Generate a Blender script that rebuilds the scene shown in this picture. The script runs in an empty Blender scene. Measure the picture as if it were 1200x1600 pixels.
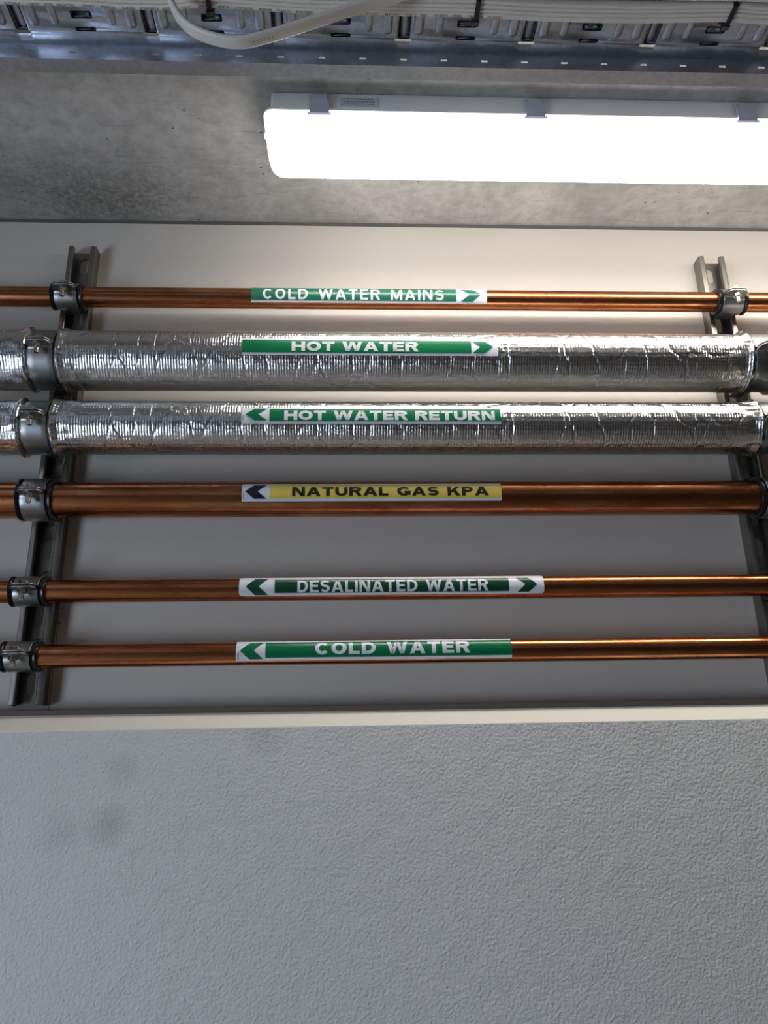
import bpy, bmesh, math, random
from mathutils import Matrix, Vector, noise

random.seed(7)
S = bpy.context.scene
COL = S.collection
R = math.radians

# ------------------------------------------------------------------ camera
# World: X along the wall, Y into the wall (main wall face at y = 0), Z up, floor at z = 0.
EYE = Vector((0.0, -1.041, 1.55))
cam_d = bpy.data.cameras.new('camera')
cam = bpy.data.objects.new('camera', cam_d)
COL.objects.link(cam)
pitch, yaw, roll = R(19.4797), R(2.8284), R(1.1892)
fwd = Vector((math.sin(yaw)*math.cos(pitch), math.cos(yaw)*math.cos(pitch), math.sin(pitch)))
right = Vector((math.cos(yaw), -math.sin(yaw), 0))
down = fwd.cross(right)
c_, s_ = math.cos(roll), math.sin(roll)
r2 = right*c_ + down*s_
d2 = down*c_ - right*s_
m = Matrix((r2, -d2, -fwd)).transposed().to_4x4()
m.translation = EYE
cam.matrix_world = m
cam_d.sensor_fit = 'VERTICAL'
cam_d.sensor_height = 36.0
cam_d.lens = 36.0*1250/1600
cam_d.clip_start = 0.02
S.camera = cam

# ------------------------------------------------------------------ light, world, exposure
LAMP_STRENGTH = 21.5
LAMP_SIDE = 6.0
DAY_POWER = 76.0
w = bpy.data.worlds.new('world')
S.world = w
w.use_nodes = True
w.node_tree.nodes['Background'].inputs[0].default_value = (0.42, 0.58, 0.85, 1)
w.node_tree.nodes['Background'].inputs[1].default_value = 0.5
day_d = bpy.data.lights.new('daylight', 'AREA')
day_d.shape = 'RECTANGLE'
day_d.size = 0.9
day_d.size_y = 2.0
day_d.energy = DAY_POWER
day_d.color = (0.66, 0.80, 1.0)
day = bpy.data.objects.new('daylight', day_d)
COL.objects.link(day)
day.matrix_world = Matrix.Translation((-1.84, -1.62, 1.05)) @ Matrix.Rotation(R(-90), 4, 'Y')
S.view_settings.view_transform = 'Standard'
S.view_settings.look = 'None'
S.view_settings.gamma = 1.0
S.view_settings.exposure = 0.0
S.view_settings.use_curve_mapping = False
S.cycles.use_denoising = True
S.cycles.max_bounces = 10
S.cycles.diffuse_bounces = 5
S.cycles.glossy_bounces = 5
S.cycles.sample_clamp_indirect = 6.0


ZC = .852 + EYE.z              # ceiling height


# ------------------------------------------------------------------ material helpers
class N:
    def __init__(self, name):
        self.m = bpy.data.materials.new(name)
        self.m.use_nodes = True
        self.t = self.m.node_tree
        self.b = self.t.nodes['Principled BSDF']

    def n(self, typ, **kw):
        nd = self.t.nodes.new('ShaderNode' + typ)
        for k, v in kw.items():
            if k.startswith('i_'):
                nd.inputs[k[2:].replace('_', ' ')].default_value = v
            else:
                setattr(nd, k, v)
        return nd

    def l(self, a, b):
        self.t.links.new(a, b)

    def coords(self, uv=False):
        return self.n('TexCoord').outputs['UV' if uv else 'Object']

    def scaled(self, vec, sc):
        mp = self.n('Mapping')
        mp.inputs['Scale'].default_value = sc
        self.l(vec, mp.inputs['Vector'])
        return mp.outputs[0]

    def noise(self, vec, scale, detail=4, rough=0.55, dist=0.0):
        nd = self.n('TexNoise')
        nd.inputs['Scale'].default_value = scale
        nd.inputs['Detail'].default_value = detail
        nd.inputs['Roughness'].default_value = rough
        nd.inputs['Distortion'].default_value = dist
        if vec is not None:
            self.l(vec, nd.inputs['Vector'])
        return nd.outputs['Fac']

    def ramp(self, fac, stops):
        r = self.n('ValToRGB')
        el = r.color_ramp.elements
        while len(el) < len(stops):
            el.new(0.5)
        for e, (p, c) in zip(el, stops):
            e.position = p
            e.color = (*c, 1) if len(c) == 3 else c
        self.l(fac, r.inputs[0])
        return r.outputs[0]

    def mix(self, fac, a, b, blend='MIX'):
        mx = self.n('Mix', data_type='RGBA', blend_type=blend)
        for val, idx in ((fac, 0), (a, 6), (b, 7)):
            if isinstance(val, (int, float)):
                mx.inputs[idx].default_value = val
            elif isinstance(val, tuple):
                mx.inputs[idx].default_value = (*val, 1)
            else:
                self.l(val, mx.inputs[idx])
        return mx.outputs[2]

    def math(self, op, a, b=None):
        nd = self.n('Math', operation=op)
        for i, v in enumerate((a, b)):
            if v is None:
                continue
            if isinstance(v, (int, float)):
                nd.inputs[i].default_value = v
            else:
                self.l(v, nd.inputs[i])
        return nd.outputs[0]

    def bump(self, h, strength, dist, normal=None):
        bp = self.n('Bump')
        bp.inputs['Strength'].default_value = strength
        bp.inputs['Distance'].default_value = dist
        self.l(h, bp.inputs['Height'])
        if normal is not None:
            self.l(normal, bp.inputs['Normal'])
        return bp.outputs[0]

    def set(self, **kw):
        for k, v in kw.items():
            sock = self.b.inputs[k.replace('_', ' ')]
            if isinstance(v, (int, float)):
                sock.default_value = v
            elif isinstance(v, tuple):
                sock.default_value = (*v, 1)
            else:
                self.l(v, sock)
        return self.m


def srgb(r, g, b):
    f = lambda c: (c/255/12.92) if c/255 <= .04045 else ((c/255+.055)/1.055)**2.4
    return (f(r), f(g), f(b))


def mat_wall(name, col, scale, strength, dist, stains=()):
    k = N(name)
    co = k.coords()
    big = k.noise(co, 2.2, 3)
    c = k.mix(k.ramp(big, [(.35, (0, 0, 0)), (.7, (1, 1, 1))]), tuple(x*.94 for x in col), col)
    for (x, y, z, rad, amt) in stains:
        mp = k.n('Mapping')
        mp.inputs['Location'].default_value = (-x, -y, -z)
        k.l(co, mp.inputs['Vector'])
        dst = k.n('VectorMath', operation='LENGTH')
        k.l(mp.outputs[0], dst.inputs[0])
        wob = k.math('MULTIPLY_ADD', k.noise(co, 60, 3), .02)
        wob.node.inputs[2].default_value = -.01
        f = k.math('ADD', dst.outputs['Value'], wob)
        fac = k.ramp(f, [(0, (amt,)*3), (rad, (0, 0, 0))])
        c = k.mix(fac, c, tuple(x*.35 for x in col))
    n1 = k.noise(co, scale, 2, .5, .3)
    h = k.bump(n1, strength, dist)
    h2 = k.bump(k.noise(co, scale*.12, 3), strength*.35, dist*3, h)
    return k.set(Base_Color=c, Roughness=.62, Normal=h2, Specular_IOR_Level=.35)


def mat_concrete():
    k = N('concrete')
    co = k.coords()
    a = k.noise(co, 5, 8, .62, .4)
    b = k.noise(co, 45, 6, .7, .2)
    c = k.ramp(a, [(.28, srgb(158, 157, 152)), (.48, srgb(190, 188, 184)), (.72, srgb(212, 209, 204))])
    c = k.mix(k.ramp(b, [(.34, (.45,)*3), (.60, (0, 0, 0))]), c, srgb(128, 126, 120))
    streak = k.noise(k.scaled(co, (1.2, 9, 1)), 9, 5, .6, .8)
    c = k.mix(k.ramp(streak, [(.58, (0, 0, 0)), (.74, (.4,)*3)]), c, srgb(124, 121, 116))
    # a mouldy, spotted patch low down on the left, next to the wall
    mp = k.n('Mapping')
    mp.inputs['Location'].default_value = (.38*.55, .045, -ZC)
    mp.inputs['Scale'].default_value = (.55, 1, 1)
    k.l(co, mp.inputs['Vector'])
    dn = k.n('VectorMath', operation='LENGTH')
    k.l(mp.outputs[0], dn.inputs[0])
    dd = k.math('ADD', dn.outputs['Value'], k.math('MULTIPLY', k.noise(co, 14, 4), .08))
    patch = k.ramp(dd, [(.060, (1, 1, 1)), (.190, (0, 0, 0))])
    spots = k.ramp(k.noise(co, 150, 4, .7), [(.36, (.40,)*3), (.64, (.85,)*3)])
    c = k.mix(k.mix(1.0, patch, spots, 'MULTIPLY'), c, srgb(92, 92, 84))
    vo = k.n('TexVoronoi')
    vo.inputs['Scale'].default_value = 60
    k.l(co, vo.inputs['Vector'])
    pit = k.ramp(vo.outputs['Distance'], [(.06, (1, 1, 1)), (.13, (0, 0, 0))])
    sel = k.ramp(k.noise(co, 12, 2), [(.55, (0, 0, 0)), (.62, (1, 1, 1))])
    pm = k.mix(1.0, pit, sel, 'MULTIPLY')
    c = k.mix(pm, c, srgb(70, 66, 60))
    h = k.bump(b, .25, .002)
    return k.set(Base_Color=c, Roughness=.7, Normal=h, Specular_IOR_Level=.3)


def mat_copper():
    k = N('tarnished_copper')
    co = k.coords()
    a = k.noise(k.scaled(co, (6, 30, 30)), 1.6, 6, .65, .6)
    c = k.ramp(a, [(.28, srgb(146, 86, 54)), (.50, srgb(186, 117, 78)), (.72, srgb(217, 152, 112))])
    b = k.noise(k.scaled(co, (18, 60, 60)), 2.2, 5, .6, .5)
    c = k.mix(k.ramp(b, [(.60, (0, 0, 0)), (.80, (.6,)*3)]), c, srgb(112, 66, 42))
    sp = k.noise(co, 210, 2, .5)
    c = k.mix(k.ramp(sp, [(.70, (0, 0, 0)), (.76, (.7,)*3)]), c, srgb(70, 34, 20))
    ro = k.ramp(a, [(.3, (.30,)*3), (.7, (.17,)*3)])
    h = k.bump(k.noise(k.scaled(co, (8, 120, 120)), 2.0, 3), .05, .001)
    return k.set(Base_Color=c, Metallic=1.0, Roughness=ro, Normal=h)


def mat_metal(name, col, rough, var=.15, scale=40, bump=.06, spangle=False):
    k = N(name)
    co = k.coords()
    if spangle:
        vo = k.n('TexVoronoi')
        vo.inputs['Scale'].default_value = 260
        k.l(k.scaled(co, (1, 1, 1)), vo.inputs['Vector'])
        sep = k.n('SeparateColor')
        k.l(vo.outputs['Color'], sep.inputs[0])
        f = sep.outputs[0]
    else:
        f = k.noise(co, scale, 5, .6)
    c = k.mix(f, tuple(x*(1-var) for x in col), tuple(min(1, x*(1+var)) for x in col))
    dirt = k.noise(co, 14, 5, .6)
    c = k.mix(k.ramp(dirt, [(.5, (0, 0, 0)), (.75, (.3,)*3)]), c, tuple(x*.6 for x in col))
    ro = rough if spangle else k.ramp(f, [(.2, (max(.05, rough-.08),)*3), (.8, (rough+.1,)*3)])
    return k.set(Base_Color=c, Metallic=1.0, Roughness=ro, Normal=k.bump(k.noise(co, 90, 4), bump, .001))


def mat_foil():
    k = N('reinforced_foil')
    uv = k.coords(True)
    co = k.coords()

    def wave(axis, period, dist):
        wv = k.n('TexWave', wave_type='BANDS', bands_direction=axis)
        wv.inputs['Scale'].default_value = 2*math.pi/20/period
        wv.inputs['Distortion'].default_value = dist
        wv.inputs['Detail'].default_value = 2
        wv.inputs['Detail Scale'].default_value = 1.5
        k.l(uv, wv.inputs['Vector'])
        return wv.outputs['Fac']
    ribs = wave('X', .0036, 1.2)
    rows = wave('Y', .0062, 1.6)
    cr = k.noise(uv, 110, 6, .7, .8)
    big = k.noise(uv, 16, 3, .5, .3)
    # where the woven net shows through and where the foil has stayed smooth
    mask = k.ramp(k.noise(k.scaled(uv, (7, 22, 1)), 1.0, 3), [(.36, (.35,)*3), (.60, (1, 1, 1))])
    net = k.math('MULTIPLY', k.math('ADD', ribs, k.math('MULTIPLY', rows, .5)), mask)
    # sharp folds
    vo = k.n('TexVoronoi', feature='DISTANCE_TO_EDGE')
    vo.inputs['Scale'].default_value = 1.0
    dis = k.n('Mix', data_type='RGBA', blend_type='LINEAR_LIGHT')
    dis.inputs[0].default_value = .12
    nz = k.n('TexNoise')
    nz.inputs['Scale'].default_value = 30
    k.l(uv, nz.inputs['Vector'])
    sc = k.scaled(uv, (22, 9, 1))
    k.l(sc, dis.inputs[6])
    k.l(nz.outputs['Color'], dis.inputs[7])
    k.l(dis.outputs[2], vo.inputs['Vector'])
    fold = k.ramp(vo.outputs['Distance'], [(0, (1, 1, 1)), (.045, (0, 0, 0))])
    h = k.bump(net, .36, .0010)
    h = k.bump(cr, .30, .0026, h)
    h = k.bump(big, .25, .006, h)
    h = k.bump(fold, .45, .0014, h)
    return k.set(Base_Color=srgb(222, 220, 217), Metallic=1.0, Roughness=.19, Normal=h)


def mat_plain(name, col, rough=.45, spec=.5, bump=0):
    k = N(name)
    co = k.coords()
    f = k.noise(co, 30, 4)
    c = k.mix(f, tuple(x*.93 for x in col), tuple(min(1, x*1.05) for x in col))
    kw = {}
    if bump:
        kw['Normal'] = k.bump(k.noise(co, 300, 2), bump, .0005)
    return k.set(Base_Color=c, Roughness=rough, Specular_IOR_Level=spec, **kw)


def mat_emit(name, strength):
    k = N(name)
    return k.set(Base_Color=(.9, .9, .9), Roughness=.4, Emission_Color=(1.0, .955, .90), Emission_Strength=strength)


M = {}
M['wall'] = mat_wall('off_white_plaster', srgb(207, 200, 190), 260, .22, .0008)
M['lower'] = mat_wall('stippled_plaster', srgb(220, 215, 207), 270, .75, .0024,
                      stains=((-.268, -.066, 1.524, .028, .40), (-.259, -.066, 1.585, .024, .22), (-.320, -.066, 1.518, .03, .20), (-.096, -.066, 1.618, .030, .25), (.356, -.066, 1.610, .03, .15)))
M['ledge'] = mat_wall('cream_skim', srgb(240, 234, 222), 120, .12, .0008)
M['joint'] = mat_plain('dark_joint', srgb(96, 94, 90), .8)
M['shade_band'] = mat_plain('brown_shade_band', srgb(112, 98, 84), .8, .2)  # dark brown paints in the shade along the top of the ledge
M['concrete'] = mat_concrete()
M['floor'] = mat_plain('floor_concrete', srgb(160, 152, 142), .6)
M['room'] = mat_plain('room_paint', srgb(112, 100, 90), .7)
M['copper'] = mat_copper()
M['strut'] = mat_metal('galvanised_strut', srgb(150, 145, 138), .38, .12, 60)
M['strap'] = mat_metal('zinc_strap', srgb(150, 150, 148), .42, .08, 50)
M['bolt'] = mat_metal('zinc_bolt', srgb(200, 194, 182), .25, .1, 80)
M['tray'] = mat_metal('spangled_tray', srgb(198, 203, 212), .40, .09, 40, .05, True)
M['foil'] = mat_foil()
M['rubber'] = mat_plain('black_rubber', srgb(16, 17, 20), .3)
M['tie'] = mat_plain('black_nylon', srgb(22, 22, 34), .4)
M['cable'] = mat_plain('white_cable', srgb(216, 208, 196), .45)
M['print'] = mat_plain('dark_print', srgb(40, 40, 44), .5)
M['grey_print'] = mat_plain('grey_print', srgb(120, 118, 118), .5)
M['fitting'] = mat_plain('grey_plastic', srgb(236, 237, 240), .4)
M['clip'] = mat_plain('clip_plastic', srgb(176, 180, 196), .35)
M['plate'] = mat_plain('rating_plate', srgb(190, 194, 208), .4)
M['emit'] = mat_emit('lit_diffuser', LAMP_STRENGTH)
M['emit_side'] = mat_emit('lit_diffuser_side', LAMP_SIDE)
M['white'] = mat_plain('white_vinyl', srgb(226, 226, 230), .28)
M['ink_white'] = mat_plain('white_ink', srgb(222, 222, 224), .3)
M['ink_black'] = mat_plain('black_ink', srgb(28, 26, 22), .35)
M['green_main'] = mat_plain('grey_green_ink', srgb(38, 104, 82), .25)
M['green'] = mat_plain('green_ink', srgb(0, 112, 66), .28)
M['green_dark'] = mat_plain('dark_green_ink', srgb(16, 66, 46), .25)
M['yellow'] = mat_plain('yellow_ink', srgb(226, 200, 92), .28)
M['navy'] = mat_plain('navy_ink', srgb(24, 26, 42), .3)
M['pencil'] = mat_plain('pencil_lead', srgb(84, 78, 74), .7)


# ------------------------------------------------------------------ object helpers
def W(X, Y, Z):
    """a point measured from the eye (Y = distance towards the wall, Z above eye) in world coordinates"""
    return Vector((X, Y + EYE.y, Z + EYE.z))


def mesh(name, verts, faces, mat, parent=None, smooth=False, uv=None):
    me = bpy.data.meshes.new(name)
    me.from_pydata([tuple(v) for v in verts], [], faces)
    me.materials.append(mat)
    me.validate()
    if smooth:
        for p in me.polygons:
            p.use_smooth = True
    if uv:
        ul = me.uv_layers.new(name='UVMap')
        for lp in me.loops:
            ul.data[lp.index].uv = uv[lp.vertex_index]
    me.update()
    o = bpy.data.objects.new(name, me)
    COL.objects.link(o)
    if parent is not None:
        o.parent = parent
        # children are built in world space; keep them there
        o.matrix_parent_inverse = Matrix.Translation(-parent.location) if parent.type == 'EMPTY' else Matrix.Identity(4)
    return o


def thing(name, label, cat, loc, group=None):
    o = bpy.data.objects.new(name, None)
    o.empty_display_size = .02
    COL.objects.link(o)
    o.location = loc
    o['label'] = label
    o['category'] = cat
    if group:
        o['group'] = group
    return o


def structure(name, verts, faces, mat):
    o = mesh(name, verts, faces, mat)
    o['kind'] = 'structure'
    return o


BOXF = [(0, 1, 3, 2), (4, 6, 7, 5), (0, 4, 5, 1), (2, 3, 7, 6), (0, 2, 6, 4), (1, 5, 7, 3)]


class Geo:
    """collects shapes of ONE mesh"""
    def __init__(self):
        self.v, self.f = [], []

    def add(self, vs, fs):
        k = len(self.v)
        self.v += [Vector(p) for p in vs]
        self.f += [tuple(i + k for i in f) for f in fs]
        return self

    def box(self, a, b):
        vs = [(x, y, z) for x in (a[0], b[0]) for y in (a[1], b[1]) for z in (a[2], b[2])]
        return self.add(vs, BOXF)

    def prism_x(self, poly, x0, x1):
        n = len(poly)
        vs = [(x0, y, z) for y, z in poly] + [(x1, y, z) for y, z in poly]
        fs = [(i, (i+1) % n, n+(i+1) % n, n+i) for i in range(n)] + [tuple(range(n))[::-1], tuple(range(n, 2*n))]
        return self.add(vs, fs)

    def cyl(self, base, axis, r, h, n=16, r1=None):
        axis = Vector(axis).normalized()
        q = axis.to_track_quat('Z', 'Y')
        base = Vector(base)
        r1 = r if r1 is None else r1
        vs = []
        for k, rr in ((0, r), (1, r1)):
            for i in range(n):
                a = 2*math.pi*(i+.5)/n
                vs.append(base + q @ Vector((rr*math.cos(a), rr*math.sin(a), h*k)))
        fs = [(i, (i+1) % n, n+(i+1) % n, n+i) for i in range(n)] + [tuple(range(n))[::-1], tuple(range(n, 2*n))]
        return self.add(vs, fs)

    def build(self, name, mat, parent=None, smooth=False):
        return mesh(name, self.v, self.f, mat, parent, smooth)


def auto_smooth(o, deg=35):
    for p in o.data.polygons:
        p.use_smooth = True
    md = o.modifiers.new('edges', 'EDGE_SPLIT')
    md.split_angle = R(deg)
    return o


def bevel(o, w_, seg=2):
    md = o.modifiers.new('bevel', 'BEVEL')
    md.width = w_
    md.segments = seg
    md.limit_method = 'ANGLE'
    return o


# ------------------------------------------------------------------ the room
XL, XR, YF = -1.8, 2.6, -3.4
YW = 0.0                       # main wall face
LOW = .975 + EYE.y             # face of the thicker lower wall
ZL = .0768 + EYE.z             # its top edge
T = .12
g = Geo().box((XL, YW, ZL-.01), (XR, YW+T, ZC+T))
structure('wall_back', g.v, g.f, M['wall'])
g = Geo().box((XL, LOW, 0), (XR, YW+T, ZL))
structure('wall_lower', g.v, g.f, M['lower'])
g = Geo().prism_x([(LOW, ZL), (LOW, ZL+.0012), (1.009+EYE.y, .0975+EYE.z), (1.010+EYE.y, .0985+EYE.z), (YW, .0985+EYE.z), (YW, ZL)], XL, XR)
structure('trim_1', g.v, g.f, M['ledge'])
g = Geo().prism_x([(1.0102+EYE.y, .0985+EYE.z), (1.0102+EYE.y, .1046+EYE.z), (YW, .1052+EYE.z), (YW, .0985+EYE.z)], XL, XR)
structure('trim_3', g.v, g.f, M['shade_band'])  # thin strip above the ledge, coloured dark for the band of shade
g = Geo().box((XL, -.0022, ZC-.0045), (XR, YW, ZC))
structure('trim_2', g.v, g.f, M['joint'])
g = Geo().box((XL-T, YF-T, ZC), (XR+T, YW+T, ZC+T))
structure('ceiling', g.v, g.f, M['concrete'])
g = Geo().box((XL-T, YF-T, -T), (XR+T, YW+T, 0))
structure('floor', g.v, g.f, M['floor'])
g = Geo().box((XR, YF-T, 0), (XR+T, YW+T, ZC))
structure('wall_right', g.v, g.f, M['room'])
g = Geo().box((XL-T, YF-T, 0), (XR+T, YF, ZC))
structure('wall_front', g.v, g.f, M['room'])
g = Geo().box((XL-T, -1.16, 0), (XL, YW+T, ZC)).box((XL-T, YF, 0), (XL, -2.08, ZC)).box((XL-T, -2.08, 2.08), (XL, -1.16, ZC))
structure('wall_left', g.v, g.f, M['room'])

# ------------------------------------------------------------------ strut rails on the wall
STRUT_F = 1.020                # distance of the rail's open front
RAILS = {'left': (-.3960, .1133, .7885), 'right': (.5702, .1110, .7826)}


def rail(cx, z0, z1, slot0, label):
    t = thing('strut_channel', label, 'rail', W(cx, 1.041, z0), 'slotted steel rails screwed to the wall')
    hw, d, th = .02065, .0210, .0022
    # open C section with rounded in-turned lips, thickness th
    prof = [(-hw+.0085, d-.0065), (-hw+.0085, d-.0012), (-hw+.0072, d), (-hw+.003, d), (-hw+.0008, d-.0009), (-hw, d-.003), (-hw, .0012), (-hw+.0008, 0)]
    inn = [(-hw+.0085-th, d-.0065), (-hw+.0085-th, d-th), (-hw+.006, d-th), (-hw+.004, d-th), (-hw+.0028, d-th-.0005), (-hw+th, d-th-.002), (-hw+th, th), (-hw+th, 0)]
    g = Geo()
    for sgn in (-1, 1):
        n = len(prof)
        vs = []
        for z in (z0, z1):
            for (x, u) in prof:
                vs.append(W(cx + sgn*x, 1.041-u, z))
            for (x, u) in inn:
                vs.append(W(cx + sgn*x, 1.041-u, z))
        fs = []
        for i in range(n-1):
            fs.append((i, i+1, 2*n+i+1, 2*n+i))
            fs.append((n+i+1, n+i, 3*n+i, 3*n+i+1))
            fs.append((i, n+i, n+i+1, i+1))
            fs.append((2*n+i, 2*n+i+1, 3*n+i+1, 3*n+i))
        fs += [(0, 2*n, 3*n, n), (n-1, 2*n-1, 4*n-1, 3*n-1)]
        g.add(vs, fs)
    side = g.build('channel', M['strut'], t)
    auto_smooth(side, 40)
    # slotted back plate
    g = Geo()
    pitch_, sl, sw = .0447, .027, .0072
    ztop = slot0
    cuts = []
    while ztop - sl > z0 + .004:
        cuts.append((ztop - sl, ztop))
        ztop -= pitch_
    cuts = cuts[::-1]
    edges = [z0] + [(cuts[i][1] + cuts[i+1][0])/2 for i in range(len(cuts)-1)] + [z1]
    for (a, b), lo, hi in zip(cuts, edges[:-1], edges[1:]):
        hole, outer = [], []
        n = 10
        for k in range(n+1):
            an = math.pi*k/n
            hole.append((sw*math.cos(an), b - sw + sw*math.sin(an)))
        for k in range(n+1):
            an = math.pi + math.pi*k/n
            hole.append((sw*math.cos(an), a + sw + sw*math.sin(an)))
        hx = hw - th
        for (x, z) in hole:
            # push every hole point out to the plate's edge
            cz = (a+b)/2
            dx, dz = x, z - cz
            s1 = hx/abs(dx) if abs(dx) > 1e-9 else 1e9
            lim = (hi-cz) if dz > 0 else (cz-lo)
            s2 = lim/abs(dz) if abs(dz) > 1e-9 else 1e9
            s3 = min(s1, s2)
            outer.append((dx*s3, cz + dz*s3))
        # add rectangle corners by snapping the closest outer points
        for cxn, czn in ((hx, hi), (-hx, hi), (-hx, lo), (hx, lo)):
            i = min(range(len(outer)), key=lambda q: (outer[q][0]-cxn)**2 + (outer[q][1]-czn)**2)
            outer[i] = (cxn, czn)
        L = len(hole)
        vs = [W(cx+x, 1.041-u, z) for u in (th, .0) for (x, z) in hole + outer]
        fs = []
        for i in range(L):
            j = (i+1) % L
            fs.append((i, j, L+j, L+i))
            fs.append((2*L+j, 2*L+i, 3*L+i, 3*L+j))
            fs.append((j, i, 2*L+i, 2*L+j))
        g.add(vs, fs)
    g.build('slotted_back', M['strut'], t)
    return t


rail(*RAILS['left'], .7789, 'grey slotted steel rail on the wall below the bare ceiling, left of the lamp')
rail(*RAILS['right'], .7731, 'grey slotted steel rail on the wall below the lamp, at the right edge')

# pencil guide line beside the left rail, with its centre mark
g = Geo()
pl = [W(-.3726, 1.041, .106), W(-.3735, 1.041, .20), W(-.3760, 1.041, .28), W(-.3772, 1.041, .345)]
for a, b in zip(pl[:-1], pl[1:]):
    g.add([a+Vector((-.0004, -.0002, 0)), a+Vector((.0004, -.0002, 0)), b+Vector((.0004, -.0002, 0)), b+Vector((-.0004, -.0002, 0))], [(0, 1, 2, 3)])
cm = [(.004, .012), (-.002, .0095), (-.004, .003), (-.004, -.004), (-.001, -.008), (.005, -.008)]
for a, b in zip(cm[:-1], cm[1:]):
    pa, pb = W(-.3742+a[0], 1.0408, .226+a[1]), W(-.3742+b[0], 1.0408, .226+b[1])
    nn = Vector((-(pb-pa).z, 0, (pb-pa).x)).normalized()*.0004
    g.add([pa-nn, pb-nn, pb+nn, pa+nn], [(0, 1, 2, 3)])
pm_ = g.build('pencil_mark', M['pencil'])
pm_['kind'] = 'structure'

# ------------------------------------------------------------------ pipes
PIPES = {   # distance of axis, height above eye, radius
    'mains': (1.0014, .6855, .0146), 'hot': (.9682, .5619, .04033), 'hwr': (.9730, .4638, .03560),
    'gas': (.9925, .3700, .0235), 'desal': (1.0013, .2503, .0147), 'cold': (1.0015, .1688, .0145)}
CLAMP_X = (-.3982, .5725)


def on_pipe(key, X, ang, off):
    Y, Z, r = PIPES[key]
    a = R(ang)
    return W(X, Y - (r+off)*math.cos(a), Z + (r+off)*math.sin(a))


def lathe_x(key, xs, rad, n=72, noise_amp=None):
    Y, Z, _ = PIPES[key]
    vs, uv, fs = [], [], []
    for i, X in enumerate(xs):
        for k in range(n):
            a = 2*math.pi*k/n
            rr = rad(X, a)
            vs.append(W(X, Y - rr*math.cos(a), Z + rr*math.sin(a)))
            aa = a if a <= math.pi else a - 2*math.pi
            uv.append((X, rr*aa))
    for i in range(len(xs)-1):
        for k in range(n):
            j = (k+1) % n
            fs.append((i*n+k, i*n+j, (i+1)*n+j, (i+1)*n+k))
    return vs, fs, uv


def copper_pipe(key, label):
    Y, Z, r = PIPES[key]
    t = thing('copper_pipe', label, 'pipe', W(0, Y, Z), 'bare copper pipes clamped across the wall')
    vs, fs, uv = lathe_x(key, [XL+(XR-XL)*i/40 for i in range(41)], lambda X, a: r, 96)
    mesh('tube', vs, fs, M['copper'], t, True, uv)
    return t


def foil_pipe(key, label):
    Y, Z, r = PIPES[key]
    t = thing('insulated_pipe', label, 'pipe', W(0, Y, Z), 'foil wrapped insulated pipes')
    sd = {'hot': 3.0, 'hwr': 11.0}[key]
    xs = []
    x = XL
    while x < XR:
        xs.append(x)
        dd = min(abs(x-c) for c in CLAMP_X)
        x += .0014 if dd < .032 else .0022 if dd < .08 else (.01 if abs(x) < .75 else .05)
    xs.append(XR)

    def rad(X, a):
        d = X - min(CLAMP_X, key=lambda c: abs(X-c))
        ad = abs(d)
        v = r
        amp = .0
        if ad < .0180:
            v = r - .0030
        elif ad < .0208:
            v = r - .0030 + .0066*(ad-.0180)/.0028
        elif ad < .030:
            v = r + .0036*(1-(ad-.0208)/.0092)
        if .0180 <= ad < .075:
            amp = .0026*(1 - (ad-.0180)/.0570)
        if amp:
            ca, sa = math.cos(a), math.sin(a)
            nz = noise.noise(Vector((X*60+sd, ca*3.2, sa*3.2))) + .6*abs(noise.noise(Vector((X*30+sd, ca*9, sa*9))))
            v += amp*nz
        return v
    vs, fs, uv = lathe_x(key, xs, rad, 96)
    mesh('foil_jacket', vs, fs, M['foil'], t, True, uv)
    return t


PT = {}
PT['mains'] = copper_pipe('mains', 'topmost copper pipe, with the COLD WATER MAINS sticker, above the foil wrapped pipes')
PT['hot'] = foil_pipe('hot', 'upper foil wrapped pipe, with the HOT WATER sticker and right-pointing arrow')
PT['hwr'] = foil_pipe('hwr', 'lower foil wrapped pipe, with the HOT WATER RETURN sticker')
PT['gas'] = copper_pipe('gas', 'thickest bare copper pipe, with the yellow NATURAL GAS KPA sticker')
PT['desal'] = copper_pipe('desal', 'thin copper pipe with the two-arrowed DESALINATED WATER sticker')
PT['cold'] = copper_pipe('cold', 'lowest copper pipe, with the green COLD WATER sticker, above the ledge')


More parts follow.
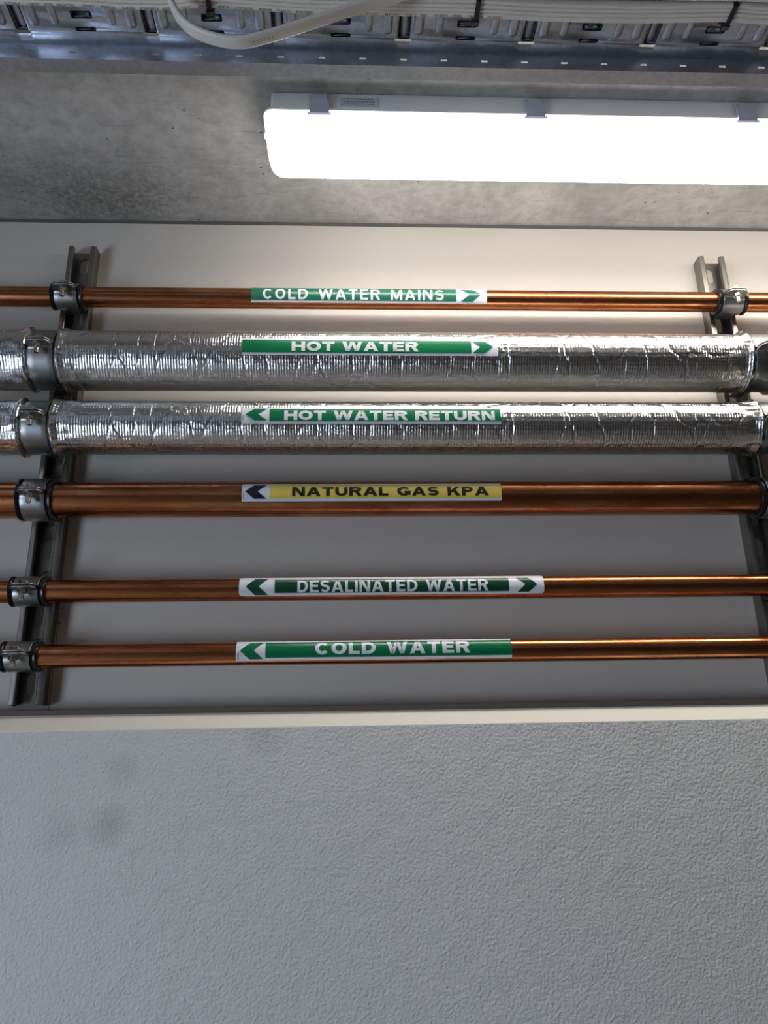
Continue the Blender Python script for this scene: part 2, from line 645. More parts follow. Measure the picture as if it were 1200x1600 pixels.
# ------------------------------------------------------------------ stickers and lettering
def glyph(ch, s, t, w):
    """quads (four points each) of a capital letter, height 1, width w, stem s, bar t"""
    q = []

    def rect(x0, y0, x1, y1):
        q.append(((x0, y0), (x1, y0), (x1, y1), (x0, y1)))

    def quad(*p):
        q.append(tuple(p))

    def arc(cx, cy, rx, ry, sx, ty, a0, a1, n=24):
        pts = []
        for i in range(n+1):
            a = R(a0 + (a1-a0)*i/n)
            pts.append(((cx+rx*math.cos(a), cy+ry*math.sin(a)), (cx+(rx-sx)*math.cos(a), cy+(ry-ty)*math.sin(a))))
        for (o0, i0), (o1, i1) in zip(pts[:-1], pts[1:]):
            q.append((o0, o1, i1, i0))
    if ch == 'O':
        arc(w/2, .5, w/2, .5, s, t, 0, 360, 40)
    elif ch == 'C':
        arc(w/2, .5, w/2, .5, s, t, 38, 322, 34)
    elif ch == 'G':
        arc(w/2, .5, w/2, .5, s, t, 38, 320, 34)
        rect(w-s*.92, .10, w, .52)
        rect(w*.55, .52-t*.85, w, .52)
    elif ch == 'D':
        c = w*.42
        rect(0, 0, s, 1)
        rect(0, 1-t, c, 1)
        rect(0, 0, c, t)
        arc(c, .5, w-c, .5, s, t, -90, 90)
    elif ch == 'L':
        rect(0, 0, s, 1)
        rect(0, 0, w, t)
    elif ch == 'T':
        rect(0, 1-t, w, 1)
        rect(w/2-s/2, 0, w/2+s/2, 1)
    elif ch == 'E':
        rect(0, 0, s, 1)
        rect(0, 0, w, t)
        rect(0, 1-t, w, 1)
        rect(0, .5-t*.45, w*.93, .5+t*.45)
    elif ch == 'H':
        rect(0, 0, s, 1)
        rect(w-s, 0, w, 1)
        rect(0, .5-t/2, w, .5+t/2)
    elif ch == 'I':
        rect(0, 0, s, 1)
    elif ch == 'N':
        rect(0, 0, s*.92, 1)
        rect(w-s*.92, 0, w, 1)
        quad((0, 1), (s*1.15, 1), (w, 0), (w-s*1.15, 0))
    elif ch == 'M':
        rect(0, 0, s, 1)
        rect(w-s, 0, w, 1)
        quad((0, 1), (s*1.1, 1), (w/2+s*.5, .05), (w/2-s*.5, .05))
        quad((w-s*1.1, 1), (w, 1), (w/2+s*.5, .05), (w/2-s*.5, .05))
    elif ch == 'W':
        for a, b in ((0, .27*w), (w-s, .73*w)):
            quad((a, 1), (a+s, 1), (b+.48*s, 0), (b-.48*s, 0))
        for b in (.27*w, .73*w):
            quad((w/2-.45*s, 1), (w/2+.45*s, 1), (b+.48*s, 0), (b-.48*s, 0))
    elif ch == 'A':
        quad((w/2-.55*s, 1), (w/2+.5*s, 1), (s*1.05, 0), (0, 0))
        quad((w/2-.5*s, 1), (w/2+.55*s, 1), (w, 0), (w-s*1.05, 0))
        rect(w*.24, .20, w*.76, .20+t*.85)
    elif ch in 'RP':
        y0 = .42 if ch == 'R' else .36
        c = w*.5
        rect(0, 0, s, 1)
        rect(0, 1-t, c, 1)
        rect(0, y0, c, y0+t*.9)
        arc(c, (1+y0)/2, w*.97-c, (1-y0)/2, s, t*.95, -90, 90, 18)
        if ch == 'R':
            quad((w*.40, y0+t*.4), (w*.40+s*1.1, y0+t*.4), (w*1.02, 0), (w*1.02-s*1.15, 0))
    elif ch == 'K':
        rect(0, 0, s, 1)
        quad((w-1.35*s, 1), (w-.02, 1), (s*.9, .24), (s*.9, .54))
        quad((w*.36, .52), (w*.36+s*.9, .66), (w*1.02, 0), (w*1.02-1.3*s, 0))
    elif ch == 'U':
        rect(0, .42, s, 1)
        rect(w-s, .42, w, 1)
        arc(w/2, .42, w/2, .42, s, t, 180, 360)
    elif ch == 'S':
        ry = .25 + t/4
        arc(w/2, 1-ry, w*.48, ry, s*.95, t, 22, 270, 24)
        arc(w/2, ry, w*.50, ry, s*.95, t, 90, -158, 24)
    return q


REL = {'O': 1.12, 'C': 1.04, 'G': 1.10, 'D': 1.04, 'L': .80, 'T': .95, 'E': .86, 'H': 1.05, 'N': 1.05, 'M': 1.25,
       'W': 1.55, 'A': 1.16, 'R': 1.03, 'P': .95, 'K': 1.08, 'U': 1.03, 'S': .94}


def wrap_quads(key, quads, X0, sx, a0, a1, off):
    """lay flat quads (x right, y 0..1) round the pipe between angles a0 and a1"""
    g = Geo()
    for q in quads:
        p = [Vector(v) for v in q]
        hgt = max(v.y for v in p) - min(v.y for v in p)
        n = max(1, int(math.ceil(hgt*abs(a1-a0)/5)))
        vs, fs = [], []
        # split along the edges 0-3 / 1-2 when upright, else along 0-1 / 3-2
        if abs(p[3].y-p[0].y) >= abs(p[1].y-p[0].y):
            A, B, Cc, D = p[0], p[1], p[2], p[3]
        else:
            A, B, Cc, D = p[3], p[0], p[1], p[2]
        for i in range(n+1):
            f = i/n
            for e0, e1 in ((A, D), (B, Cc)):
                v = e0.lerp(e1, f)
                vs.append(on_pipe(key, X0+v.x*sx, a0+(a1-a0)*v.y, off))
        for i in range(n):
            fs.append((2*i, 2*i+1, 2*i+3, 2*i+2))
        g.add(vs, fs)
    return g


def text_quads(txt, s, t, wf, gap, space):
    q, x = [], 0
    for ch in txt:
        if ch == ' ':
            x += space
            continue
        wd = s if ch == 'I' else REL[ch]*wf
        for quad_ in glyph(ch, s, t, wd):
            q.append(tuple((px+x, py) for px, py in quad_))
        x += wd + gap
    return q, x-gap


def sticker(key, label, X0, X1, a0, a1, bands, texts, arrows, ink, band_ink, tiny=None, corner=0):
    par = PT[key]
    off = .0007 if key in ('hot', 'hwr') else .0003
    n = max(4, int((a1-a0)/4))
    cols = [X0 + (X1-X0)*i/40 for i in range(41)]
    if corner:
        cols = sorted(set(cols + [X0+corner*f for f in (.1, .3, .6)] + [X1-corner*f for f in (.1, .3, .6)]))
    rr = PIPES[key][2]
    vs, fs = [], []
    for X in cols:
        e = min(X-X0, X1-X)
        cut = 0
        if corner and e < corner:
            cut = math.degrees((corner - math.sqrt(max(0, corner**2-(corner-e)**2)))/rr)
        for k in range(n+1):
            vs.append(on_pipe(key, X, a0+cut+(a1-a0-2*cut)*k/n, off))
    for i in range(len(cols)-1):
        for k in range(n):
            fs.append((i*(n+1)+k, (i+1)*(n+1)+k, (i+1)*(n+1)+k+1, i*(n+1)+k+1))
    st = mesh('sticker', vs, fs, M['white'], par, True)
    st['label'] = label
    # children of a part: keep world coordinates
    def sub(g, name, mat):
        o = g.build(name, mat, None, True)
        o.parent = st
        return o
    for (b0, b1, c0, c1) in bands:
        gq = []
        for i in range(40):
            gq.append(((i/40, 0), ((i+1)/40, 0), ((i+1)/40, 1), (i/40, 1)))
        sub(wrap_quads(key, gq, b0, b1-b0, c0, c1, off+.0003), 'colour_band', band_ink)
    for (txt, t0, t1, c0, c1, s, t, wf, gap, sp) in texts:
        q, width = text_quads(txt, s, t, wf, gap, sp)
        sub(wrap_quads(key, q, t0, (t1-t0)/width, c0, c1, off+.0006), 'lettering', ink)
    for (p0, p1, c0, c1, mat) in arrows:   # p0 = tip x, p1 = tail x
        a, b = .42, .58
        q = [((0, .5), (b, .5), (1, 1), (a, 1)), ((0, .5), (a, 0), (1, 0), (b, .5))]
        q = [((0, .5), (a, 1), (1, 1), (b, .5)), ((0, .5), (b, .5), (1, 0), (a, 0))]
        qq = []
        for A, B, Cc, D in q:                 # slice for the curve of the pipe
            A, B, Cc, D = map(Vector, (A, B, Cc, D))
            if abs((B-A).y) > abs((D-A).y):
                e0, e1 = (A, B), (D, Cc)
            else:
                e0, e1 = (A, D), (B, Cc)
            for i in range(8):
                f0, f1 = i/8, (i+1)/8
                qq.append(tuple(tuple(v) for v in (e0[0].lerp(e0[1], f0), e1[0].lerp(e1[1], f0), e1[0].lerp(e1[1], f1), e0[0].lerp(e0[1], f1))))
        sub(wrap_quads(key, qq, p0, p1-p0, c0, c1, off+.0006), 'arrow', mat)
    if tiny:
        tx, c0, c1 = tiny
        rnd = random.Random(len(txt))
        q = []
        y = 0
        while y < 1:
            h = rnd.uniform(.05, .11)
            q.append(((rnd.uniform(0, .3), y), (rnd.uniform(.7, 1), y), (1, y+h*.5), (.0, y+h*.5)))
            y += h
        sub(wrap_quads(key, q, tx, .0014, c0, c1, off+.0006), 'small_print', M['navy'])
    return st


BOLDX = (.36, .25, 1.22, .12, .62)      # heavy extended capitals: stem, bar, width, gap, word space
sticker('mains', 'grey-green sticker lettered COLD WATER MAINS', -.1364, .2055, -55, 58,
        [(-.1364, .1608, -42, 46)],
        [('COLD WATER MAINS', -.1192, .1420, -37, 27, .19, .18, .80, .25, .72)],
        [(.1968, .1673, -42, 34, M['green_main'])], M['ink_white'], M['green_main'])
sticker('hot', 'green sticker lettered HOT WATER', -.1367, .2028, -18, 18,
        [(-.1367, .1670, -13.5, 13.5)],
        [('HOT WATER', -.0718, .0963, -10.5, 9.3, *BOLDX)],
        [(.1964, .1680, -13, 12, M['green'])], M['ink_white'], M['green'])
sticker('hwr', 'green sticker lettered HOT WATER RETURN', -.1350, .2018, -16.5, 21,
        [(-.0990, .2018, -11.5, 17)],
        [('HOT WATER RETURN', -.0802, .1937, -9, 12.6, *BOLDX)],
        [(-.1302, -.1020, -10, 17.5, M['green'])], M['ink_white'], M['green'], tiny=(-.1334, -9, 2))
sticker('gas', 'yellow sticker lettered NATURAL GAS KPA', -.1348, .2020, -27, 35,
        [(-.0990, .2020, -18, 28.5)],
        [('NATURAL GAS KPA', -.0703, .1852, -11.3, 19.4, .34, .25, 1.16, .14, .70)],
        [(-.1306, -.1032, -19, 28, M['navy'])], M['ink_black'], M['yellow'], tiny=(-.1334, -19, 0))
sticker('desal', 'dark green sticker lettered DESALINATED WATER', -.1358, .2520, -46, 66,
        [(-.0911, .2066, -32, 38)],
        [('DESALINATED WATER', -.0625, .1801, -28.5, 30, .20, .19, .74, .13, .50)],
        [(-.1273, -.0998, -41, 43, M['green_dark']), (.2428, .2170, -36, 38, M['green_dark'])], M['ink_white'], M['green_dark'], corner=.004)
sticker('cold', 'green sticker lettered COLD WATER', -.1362, .2046, -47, 70,
        [(-.1004, .2046, -31, 50)],
        [('COLD WATER', -.0396, .1520, -17.3, 42.5, .32, .24, 1.08, .17, .70)],
        [(-.1313, -.1032, -37, 46, M['green'])], M['ink_white'], M['green'], tiny=(-.1344, -38, -5))


# ------------------------------------------------------------------ pipe clamps
def clamp(key, cx, label):
    Y, Z, r = PIPES[key]
    rubber = key not in ('hot', 'hwr')
    rs = r + .0034 if rubber else r - .0012
    ear = .0165 if rubber else .0185
    t = thing('pipe_clamp', label, 'clamp', W(cx, STRUT_F, Z), 'steel clamps bolted round the pipes')
    P = lambda x, u, v: W(cx+x, Y-u, Z+v)
    hw = .0155
    for sg, nm in ((1, 'upper_half'), (-1, 'lower_half')):
        path = []           # (u, v, half width)
        v0 = .0016
        path += [(rs+ear, v0, hw*.55), (rs+ear-.0012, v0, hw*.72), (rs+ear-.004, v0, hw*.90), (rs+ear-.008, v0, hw), (rs+.005, v0, hw)]
        a_start = math.asin(min(.9, (v0+.0052)/rs))
        path.append((rs*math.cos(a_start)+.0028, v0+.0004, hw))
        path.append((rs*math.cos(a_start)+.0009, v0+.0018, hw))
        a_end = R(128) if rubber else R(140)
        n = 22
        for i in range(n+1):
            a = a_start + (a_end-a_start)*i/n
            f = max(0, (a-R(80))/(a_end-R(80)))
            path.append((rs*math.cos(a), rs*math.sin(a), hw*(1-.22*f)))
        ub = -(STRUT_F - Y)
        vE = max(.006, rs*math.sin(a_end)*.82)
        path.append((min(ub-.0005, rs*math.cos(a_end)-.001), vE, .0098))
        path.append((ub-.009, vE*.97, .0096))
        vs, fs = [], []
        for (u, v, h) in path:
            for k in range(5):
                vs.append(P(-h + 2*h*k/4, u, sg*v))
        for i in range(len(path)-1):
            for k in range(4):
                f = (i*5+k, i*5+k+1, (i+1)*5+k+1, (i+1)*5+k)
                fs.append(f if sg > 0 else f[::-1])
        o = mesh(nm, vs, fs, M['strap'], t, True)
        md = o.modifiers.new('thick', 'SOLIDIFY')
        md.thickness = .0021
        md.offset = 0
        bv = o.modifiers.new('round', 'BEVEL')
        bv.width = .0005
        bv.segments = 2
        bv.limit_method = 'ANGLE'
        bv.angle_limit = R(60)
    if rubber:
        vs, fs = [], []
        prof = [(-.0225, .0002), (-.0225, .0036), (-.0218, .0046), (-.0195, .0046), (-.0180, .0036), (-.0172, .0022), (.0172, .0022), (.0180, .0036), (.0195, .0046), (.0218, .0046), (.0225, .0036), (.0225, .0002)]
        n = 56
        for (x, e) in prof:
            for k in range(n):
                a = 2*math.pi*k/n
                vs.append(P(x, (r+e)*math.cos(a), (r+e)*math.sin(a)))
        for i in range(len(prof)-1):
            for k in range(n):
                j = (k+1) % n
                fs.append((i*n+k, i*n+j, (i+1)*n+j, (i+1)*n+k))
        auto_smooth(mesh('rubber_cushion', vs, fs, M['rubber'], t, True), 50)
    ub = rs + ear*.52
    g = Geo()
    b0 = P(0, ub, 0)
    g.cyl(b0+Vector((0, 0, .0030)), (0, 0, 1), .0056, .0042, 6)
    g.cyl(b0+Vector((0, 0, -.0165)), (0, 0, 1), .0030, .0200, 16)
    for k in range(6):
        g.cyl(b0+Vector((0, 0, -.0160+.0011*k)), (0, 0, 1), .0032, .0005, 16)
    bevel(g.build('bolt', M['bolt'], t), .0004)
    g = Geo()
    g.cyl(b0+Vector((0, 0, -.0036)), (0, 0, 1), .0070, .0008, 20)
    g.cyl(b0+Vector((0, 0, -.0086)), (0, 0, 1), .0058, .0050, 6)
    bevel(g.build('nut', M['bolt'], t), .0005)
    return t


NAMES = {'mains': 'COLD WATER MAINS copper pipe', 'hot': 'upper foil wrapped HOT WATER pipe', 'hwr': 'HOT WATER RETURN foil pipe',
         'gas': 'thick NATURAL GAS copper pipe', 'desal': 'DESALINATED WATER copper pipe', 'cold': 'lowest COLD WATER copper pipe'}
for key in PIPES:
    how = 'black rubber lined clamp' if key not in ('hot', 'hwr') else 'wide steel clamp'
    clamp(key, CLAMP_X[0], f'{how} holding the {NAMES[key]} on the left rail')
    if key != 'cold':
        clamp(key, CLAMP_X[1], f'{how} holding the {NAMES[key]} on the right rail')

# ------------------------------------------------------------------ ceiling light
LX0, LX1 = -.1030, 1.12
lamp = thing('light_fitting', 'long lit white batten light on the concrete ceiling above the pipes', 'light', W(.5, .826, .852))
LY0, LY1, LYm = .7855, .8680, .82675
g = Geo()
g.prism_x([(.7905+EYE.y, ZC), (.7868+EYE.y, .818+EYE.z), (.8667+EYE.y, .818+EYE.z), (.8630+EYE.y, ZC)][::-1], LX0+.0085, LX1-.0085)
bevel(g.build('body', M['fitting'], lamp), .004, 3)


def rrect(x0, x1, y0, y1, r, n=6):
    pts = []
    for cx, cy, a0 in ((x1-r, y1-r, 0), (x0+r, y1-r, 90), (x0+r, y0+r, 180), (x1-r, y0+r, 270)):
        for k in range(n+1):
            a = R(a0+90*k/n)
            pts.append((cx+r*math.cos(a), cy+r*math.sin(a)))
    return pts


def loft(levels, name, mat, parent, cap_top=True):
    vs, fs = [], []
    n = len(levels[0][1])
    for z, ring in levels:
        vs += [W(x, y, z) for x, y in ring]
    for i in range(len(levels)-1):
        for k in range(n):
            j = (k+1) % n
            fs.append((i*n+k, i*n+j, (i+1)*n+j, (i+1)*n+k))
    fs.append(tuple(range(len(vs)-n, len(vs))))
    if cap_top:
        fs.append(tuple(range(n))[::-1])
    return auto_smooth(mesh(name, vs, fs, mat, parent, True), 50)


lv = []
for z, ins, rr in ((.8165, 0, .012), (.812, .0005, .012), (.800, .004, .012), (.788, .0085, .013), (.780, .0125, .014), (.7755, .0165, .014), (.7735, .021, .013), (.773, .026, .012)):
    lv.append((z, rrect(LX0+ins*.55, LX1-ins*.55, LY0+ins*.62, LY1-ins*.62, rr)))
dif = loft(lv, 'diffuser', M['emit_side'], lamp)
dif.data.materials.append(M['emit'])          # the LEDs shine downward: the moulded sides glow less
for p in dif.data.polygons:
    if abs(p.normal.z) > .75 and p.center.z < W(0, 0, .80).z:
        p.material_index = 1
# seam gasket between body and diffuser
lv = [(.8195, rrect(LX0-.0006, LX1+.0006, LY0-.0006, LY1+.0006, .012)), (.8165, rrect(LX0-.0006, LX1+.0006, LY0-.0006, LY1+.0006, .012))]
loft(lv, 'gasket', M['fitting'], lamp)
for cx in (-.0325, .2430, .5195, .7960, 1.0500):
    for sy in ((-1,) if cx < .6 else (-1,)):
        g = Geo()
        yn = LY0 - .0008
        prof = [(yn+.0040, .8440), (yn-.0016, .8400), (yn-.0028, .8290), (yn-.0026, .8130), (yn+.0004, .8085), (yn+.0022, .8095), (yn+.0000, .8140), (yn-.0006, .8290), (yn+.0010, .8390), (yn+.0050, .8420)]
        g.prism_x([(y+EYE.y, z+EYE.z) for y, z in prof], cx-.0125, cx+.0125)
        g.prism_x([(yn-.0030+EYE.y, .8400+EYE.z), (yn-.0046+EYE.y, .8370+EYE.z), (yn-.0044+EYE.y, .8290+EYE.z), (yn-.0026+EYE.y, .8270+EYE.z)], cx-.0095, cx+.0095)
        g.prism_x([(yn-.0022+EYE.y, .8112+EYE.z), (yn-.0030+EYE.y, .8096+EYE.z), (yn-.0010+EYE.y, .8082+EYE.z), (yn+.0006+EYE.y, .8090+EYE.z)], cx-.0148, cx+.0148)
        g.build('clip', M['clip'], lamp)
g = Geo().box(W(-.0060, .7868, .8260), W(.0420, .7862+.0016, .8400))
pl_ = g.build('rating_plate', M['plate'], lamp)
rnd = random.Random(3)
g = Geo()
for row in range(3):
    x = -.001
    while x < .036:
        wd = rnd.uniform(.001, .004)
        g.box(W(x, .7866, .8290+.004*row), W(x+wd, .7870, .8302+.004*row))
        x += wd + .0012
o = g.build('plate_print', M['grey_print'], None)
o.parent = pl_
g = Geo().cyl(W(LX0+.006, .8200, .808), (-1, 0, 0), .0050, .0075, 14, .0038)
bevel(g.build('end_plug', M['fitting'], lamp), .0006)

# ------------------------------------------------------------------ cable tray
TZ = .7185
tray = thing('cable_tray', 'galvanised perforated steel cable tray under the ceiling, along the top edge', 'tray', W(0, .615, .700))
PX0, PP = .0597, .1256
kmin, kmax = -9, 9
xcuts, cells = set(), []
for k in range(kmin, kmax+1):
    c = PX0 + PP*k
    cells.append((c-.0050, c+.0050, .330, .5985, 'up'))       # shallow channel pressed upward
    cells.append((c-.0092, c+.0072, .5995, .6030, 'hole'))    # open slit at its end
    m_ = c + PP/2 - .0010
    cells.append((m_-.0092, m_+.0092, .5782, .5846, 'pocket'))
    cells.append((m_-.0092, m_+.0092, .5956, .5984, 'pocket'))
    cells.append((m_-.0092, m_+.0092, .470, .4764, 'pocket'))
xs = sorted({XL, XR} | {c[0] for c in cells} | {c[1] for c in cells})
ys = sorted({.300, .615} | {c[2] for c in cells} | {c[3] for c in cells})
H_ = {}
for i in range(len(xs)-1):
    for j in range(len(ys)-1):
        mx, my = (xs[i]+xs[i+1])/2, (ys[j]+ys[j+1])/2
        st_ = 0.0
        for (a, b, c, d, kd) in cells:
            if a < mx < b and c < my < d:
                st_ = {'hole': None, 'up': .004, 'pocket': .0050}[kd]
        H_[i, j] = st_
g = Geo()
vid = {}


def vtx(x, y, z):
    kk = (round(x, 6), round(y, 6), round(z, 6))
    if kk not in vid:
        vid[kk] = len(g.v)
        g.v.append(W(x, y, TZ+z))
    return vid[kk]


for (i, j), h in H_.items():
    if h is None:
        continue
    x0, x1, y0, y1 = xs[i], xs[i+1], ys[j], ys[j+1]
    g.f.append((vtx(x0, y0, h), vtx(x0, y1, h), vtx(x1, y1, h), vtx(x1, y0, h)))
    for (di, dj, a, b) in ((1, 0, (x1, y0), (x1, y1)), (0, 1, (x1, y1), (x0, y1))):
        h2 = H_.get((i+di, j+dj), h)
        if h2 is not None and h2 != h:
            g.f.append((vtx(*a, h), vtx(*b, h), vtx(*b, h2), vtx(*a, h2)))
# pressed round-ended ribs either side of each channel
for k in range(kmin, kmax+1):
    for dx in (-.0172, .0140, .0345, -.0360):
        cx = PX0 + PP*k + dx
        ln = .5945 if abs(dx) < .03 else .5925
        hw_, hh = (.0052, .0036) if abs(dx) < .03 else (.0040, .0022)
        ring = []
        n = 10
        for q in range(n+1):
            ring.append((cx + hw_*math.cos(math.pi - math.pi*q/n), ln - hw_ + hw_*math.sin(math.pi*q/n)))
        path = [(cx-hw_, .45)] + ring + [(cx+hw_, .45)]
        mids = [(cx, .45)] + [(cx, ln-hw_)]*len(ring) + [(cx, .45)]
        vs, fs = [], []
        L = len(path)
        steps = [(1.0, 0.0), (.86, -.45), (.62, -.82), (.34, -1.0), (.0, -1.03)]
        for f, zz in steps:
            for (px_, py_), (mx, my) in zip(path, mids):
                vs.append(W(mx+(px_-mx)*f, my+(py_-my)*f, TZ + hh*zz))
        for a in range(len(steps)-1):
            for b in range(L-1):
                fs.append((a*L+b, a*L+b+1, (a+1)*L+b+1, (a+1)*L+b))
        g.add(vs, fs)
base = g.build('base_plate', M['tray'], tray)
auto_smooth(base, 40)
md = base.modifiers.new('sheet', 'SOLIDIFY')
md.thickness = .0009
md.offset = -1
# side flange with small slits, and its returned lip
g = Geo()
z_lo, z_hi = .7000, TZ
xs2 = [XL]
for k in range(-40, 41):
    c = .0183 + .0416*k
    if abs(c) < 1.5:
        xs2 += [c-.0034, c+.0034]
xs2.append(XR)
zz = [z_lo, .7070, .7096, z_hi]
for i in range(len(xs2)-1):
    for j in range(3):
        if i % 2 == 1 and j == 1:
            continue
        g.add([W(xs2[i], .615, zz[j]), W(xs2[i+1], .615, zz[j]), W(xs2[i+1], .615, zz[j+1]), W(xs2[i], .615, zz[j+1])], [(0, 1, 2, 3)])
bm_flange = g.build('side_flange', M['tray'], tray)
md = bm_flange.modifiers.new('weld', 'WELD')
md = bm_flange.modifiers.new('sheet', 'SOLIDIFY')
md.thickness = .0006
md.offset = 0
g = Geo().prism_x([(.6145+EYE.y, .7000+EYE.z), (.6145+EYE.y, .6990+EYE.z), (.6310+EYE.y, .6990+EYE.z), (.6318+EYE.y, .7040+EYE.z), (.6306+EYE.y, .7042+EYE.z), (.6300+EYE.y, .7002+EYE.z)], XL, XR)
g.build('lip', M['tray'], tray)
g = Geo().prism_x([(.3000+EYE.y, .7000+EYE.z), (.3010+EYE.y, .7000+EYE.z), (.3010+EYE.y, TZ+EYE.z), (.3000+EYE.y, TZ+EYE.z)], XL, XR)
g.build('side_flange', M['tray'], tray)
# threaded hangers up to the ceiling, outside the picture
for x in (-1.5, 1.5):
    g = Geo().cyl(W(x, .45, TZ), (0, 0, 1), .004, .852-TZ, 12)
    g.build('hanger_rod', M['bolt'], tray)


# ------------------------------------------------------------------ cables
def catmull(pts, per=8):
    out = []
    P_ = [Vector(p) for p in pts]
    P_ = [P_[0]*2-P_[1]] + P_ + [P_[-1]*2-P_[-2]]
    for i in range(1, len(P_)-2):
        a, b, c, d = P_[i-1:i+3]
        for k in range(per):
            t = k/per
            out.append(.5*((2*b) + (c-a)*t + (2*a-5*b+4*c-d)*t*t + (3*b-a-3*c+d)*t**3))
    out.append(P_[-2])
    return out


def flat_cable(path, wide, thick, side, label, group, mat=None):
    """rounded flat section swept along path; side(i, tangent) gives the direction of its width"""
    vs, fs = [], []
    sec = []
    rr = min(wide, thick)*.42
    for cx, cy, a0 in ((wide/2-rr, thick/2-rr, 0), (-wide/2+rr, thick/2-rr, 90), (-wide/2+rr, -thick/2+rr, 180), (wide/2-rr, -thick/2+rr, 270)):
        for k in range(5):
            a = R(a0+90*k/4)
            sec.append((cx+rr*math.cos(a), cy+rr*math.sin(a)))
    n = len(sec)
    frames = []
    for i, p in enumerate(path):
        tn = (path[min(i+1, len(path)-1)] - path[max(i-1, 0)]).normalized()
        sd = side(i, tn)
        sd = (sd - tn*sd.dot(tn)).normalized()
        nm = tn.cross(sd)
        frames.append((p, sd, nm))
        for (a, b) in sec:
            vs.append(p + sd*a + nm*b)
    for i in range(len(path)-1):
        for k in range(n):
            j = (k+1) % n
            fs.append((i*n+k, i*n+j, (i+1)*n+j, (i+1)*n+k))
    fs += [tuple(range(n))[::-1], tuple(range(len(vs)-n, len(vs)))]
    t = thing('flat_cable', label, 'cable', path[len(path)//2], group)
    mesh('sheath', vs, fs, mat or M['cable'], t, True)
    return t, frames


EDGE = [(-1.2, .566), (-.80, .565), (-.50, .5655), (-.3242, .5657), (-.2412, .5662), (-.2118, .5676), (-.1634, .5666), (-.1296, .5635), (-.0725, .5658), (-.0298, .5673), (.0503, .5674),
        (.1282, .5676), (.2009, .5695), (.2896, .5688), (.3742, .5652), (.4172, .5668), (.60, .567), (1.2, .566), (2.55, .566)]
EDGE = [(XL+.01, .566)] + EDGE
up = Vector((0, 0, 1))
GC = 'flat white cables tied under the tray'
ROW = [(.0032, .0064, 'flat white cable dotted with black print, nearest the lamp in the tied row'),
       (.0086, .0042, 'plain flat white cable tight against the printed one under the tray'),
       (.0129, .0042, 'second plain white cable from the printed one under the tray'),
       (.0172, .0042, 'third plain white cable from the printed one, last of the tied row')]
printed = None
for q, (dy, th, lab) in enumerate(ROW):
    pts = [W(x, y-.0022-dy+.00015*math.sin(7*x+q*1.7), .7094 + .0003*math.sin(9*x+2*q)) for x, y in EDGE]
    t, fr = flat_cable(catmull(pts, 8), .0096, th-.0005, lambda i, tn: up, lab, GC)
    if q == 0:
        printed = (t, fr)
for q, (dy, th, lab) in enumerate([(.003, .0056, 'flat white cable beyond the dark gap, second row under the tray, top right'), (.009, .0056, 'flat white cable at the very top edge, outermost of the second row')]):
    pts = [W(x, .5412-dy+.0008*math.sin(11*x)+(.0010 if x > .2 else 0), .7094+.0003*math.sin(8*x)) for x, _ in EDGE]
    flat_cable(catmull(pts, 8), .0096, th-.0005, lambda i, tn: up, lab, GC)

# black print on the underside of the outer cable, unreadably small and upside down in the photo
g = Geo()
rnd = random.Random(5)
fr = printed[1]
def edge_at(x):
    for (p, sd, nm), (p2, _, _) in zip(fr[:-1], fr[1:]):
        if p.x <= x <= p2.x:
            f = (x-p.x)/(p2.x-p.x)
            return p.lerp(p2, f)
    return None
x = -.40
while x < .155:
    for ch in range(rnd.randint(4, 9)):
        p = edge_at(x)
        hgt, wd = .0011, rnd.uniform(.0009, .0015)
        kind = rnd.randint(0, 3)
        z = p.z - .00485
        def bar(x0, x1, y0, y1):
            g.add([(p.x+x0, p.y+y0, z), (p.x+x1, p.y+y0, z), (p.x+x1, p.y+y1, z), (p.x+x0, p.y+y1, z)], [(0, 1, 2, 3)])
        bar(0, .0004, -hgt, hgt)
        if kind != 1:
            bar(0, wd, hgt-.0004, hgt)
        if kind > 1:
            bar(wd-.0004, wd, -hgt, hgt)
        if kind != 2:
            bar(0, wd, -hgt, -hgt+.0004)
        x += wd + .0007
    x += rnd.uniform(.003, .007)
o = g.build('print', M['print'], printed[0])

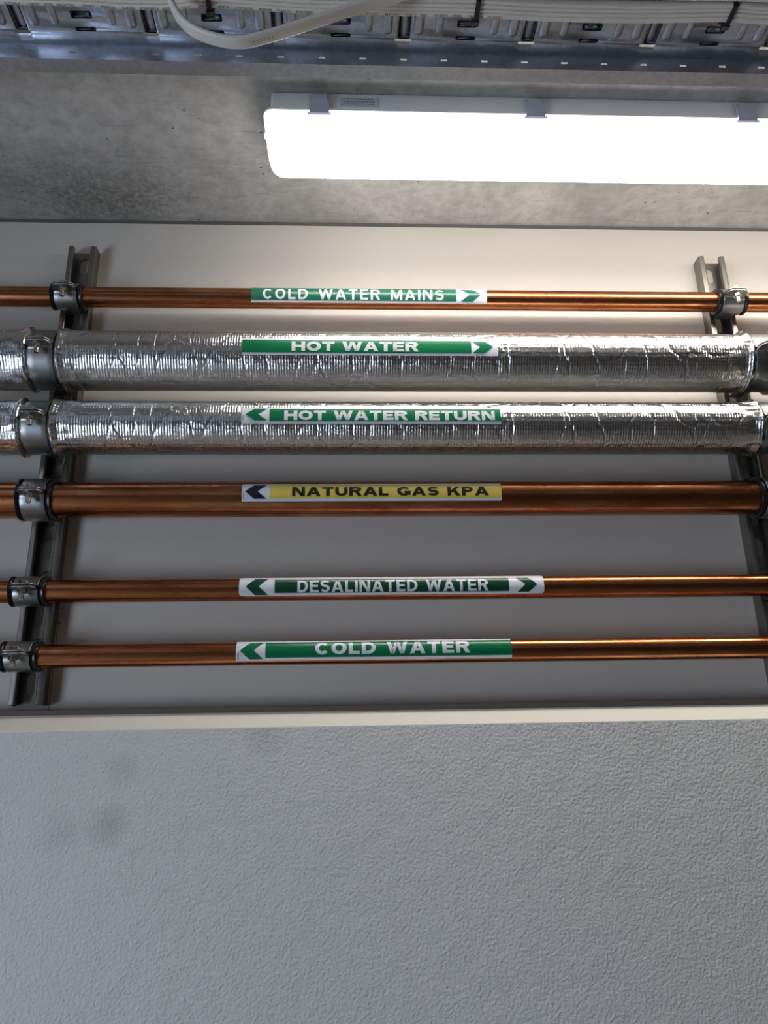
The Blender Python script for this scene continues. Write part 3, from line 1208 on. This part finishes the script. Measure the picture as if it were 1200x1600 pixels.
# loose loop hanging below the row
LOOP = [(-.30, .44, .7095), (-.235, .465, .7090), (-.190, .505, .7060), (-.1655, .532, .700), (-.1560, .540, .680), (-.1450, .5415, .6615), (-.1270, .5420, .6480), (-.0980, .5425, .6412), (-.0690, .5420, .6490), (-.0230, .5410, .6690), (.0128, .5400, .6845), (.050, .536, .6960), (.095, .518, .702), (.150, .490, .708), (.24, .470, .7095)]
lp = catmull([W(*p) for p in LOOP], 10)
t, lfr = flat_cable(lp, .0125, .0050, lambda i, tn: Vector((0, 1, 0)), 'loose flat white cable hanging in a sagging loop below the tray', None)
g = Geo()
for cx0, word in ((-.085, 3), (-.076, 6)):
    x = cx0
    for ch in range(word):
        best = min(lfr, key=lambda f: abs(f[0].x-x))
        p, sd, nm = best
        if nm.z > 0:
            nm = -nm
        tn = sd.cross(nm).normalized()
        c = p + nm*.00256
        for (a0, a1, b0, b1) in ((0, .0004, -.0014, .0014), (0, .0016, .0010, .0014), (0, .0016, -.0014, -.0010)):
            g.add([c+tn*a0+sd*b0, c+tn*a1+sd*b0, c+tn*a1+sd*b1, c+tn*a0+sd*b1], [(0, 1, 2, 3)])
        x += .0026
g.build('print', M['grey_print'], t)


# ------------------------------------------------------------------ cable ties
def tie(cx, far, label):
    t = thing('cable_tie', label, 'cable tie', W(cx, far, .7185), 'black cable ties on the tray')
    z0, z1 = .7034, .7195
    near = far - .0205
    path = [(far+.0100, z1+.001), (far+.0085, .7165), (far+.0035, .7110), (far+.0010, z0+.0015), (far-.0015, z0), (near, z0), (near-.0012, z0+.002), (near-.0012, z1)]
    vs, fs = [], []
    for (y, z) in path:
        vs += [W(cx-.0023, y, z), W(cx+.0023, y, z)]
    for i in range(len(path)-1):
        fs.append((2*i, 2*i+1, 2*i+3, 2*i+2))
    o = mesh('strap', vs, fs, M['tie'], t)
    md = o.modifiers.new('thick', 'SOLIDIFY')
    md.thickness = .0013
    md.offset = 0
    g = Geo().prism_x([(far-.0010+EYE.y, z0-.0018+EYE.z), (far+.0052+EYE.y, z0-.0004+EYE.z), (far+.0062+EYE.y, z0+.0052+EYE.z), (far+.0012+EYE.y, z0+.0062+EYE.z)], cx-.0038, cx+.0038)
    bevel(g.build('head', M['tie'], t), .0008)


tie(-.1275, .5622, 'black cable tie round the cables inside the hanging loop')
tie(.1265, .5665, 'black cable tie round the cables, right of the loop, above the middle lamp clip')
tie(.3735, .5642, 'black cable tie round the cables near the top right corner')
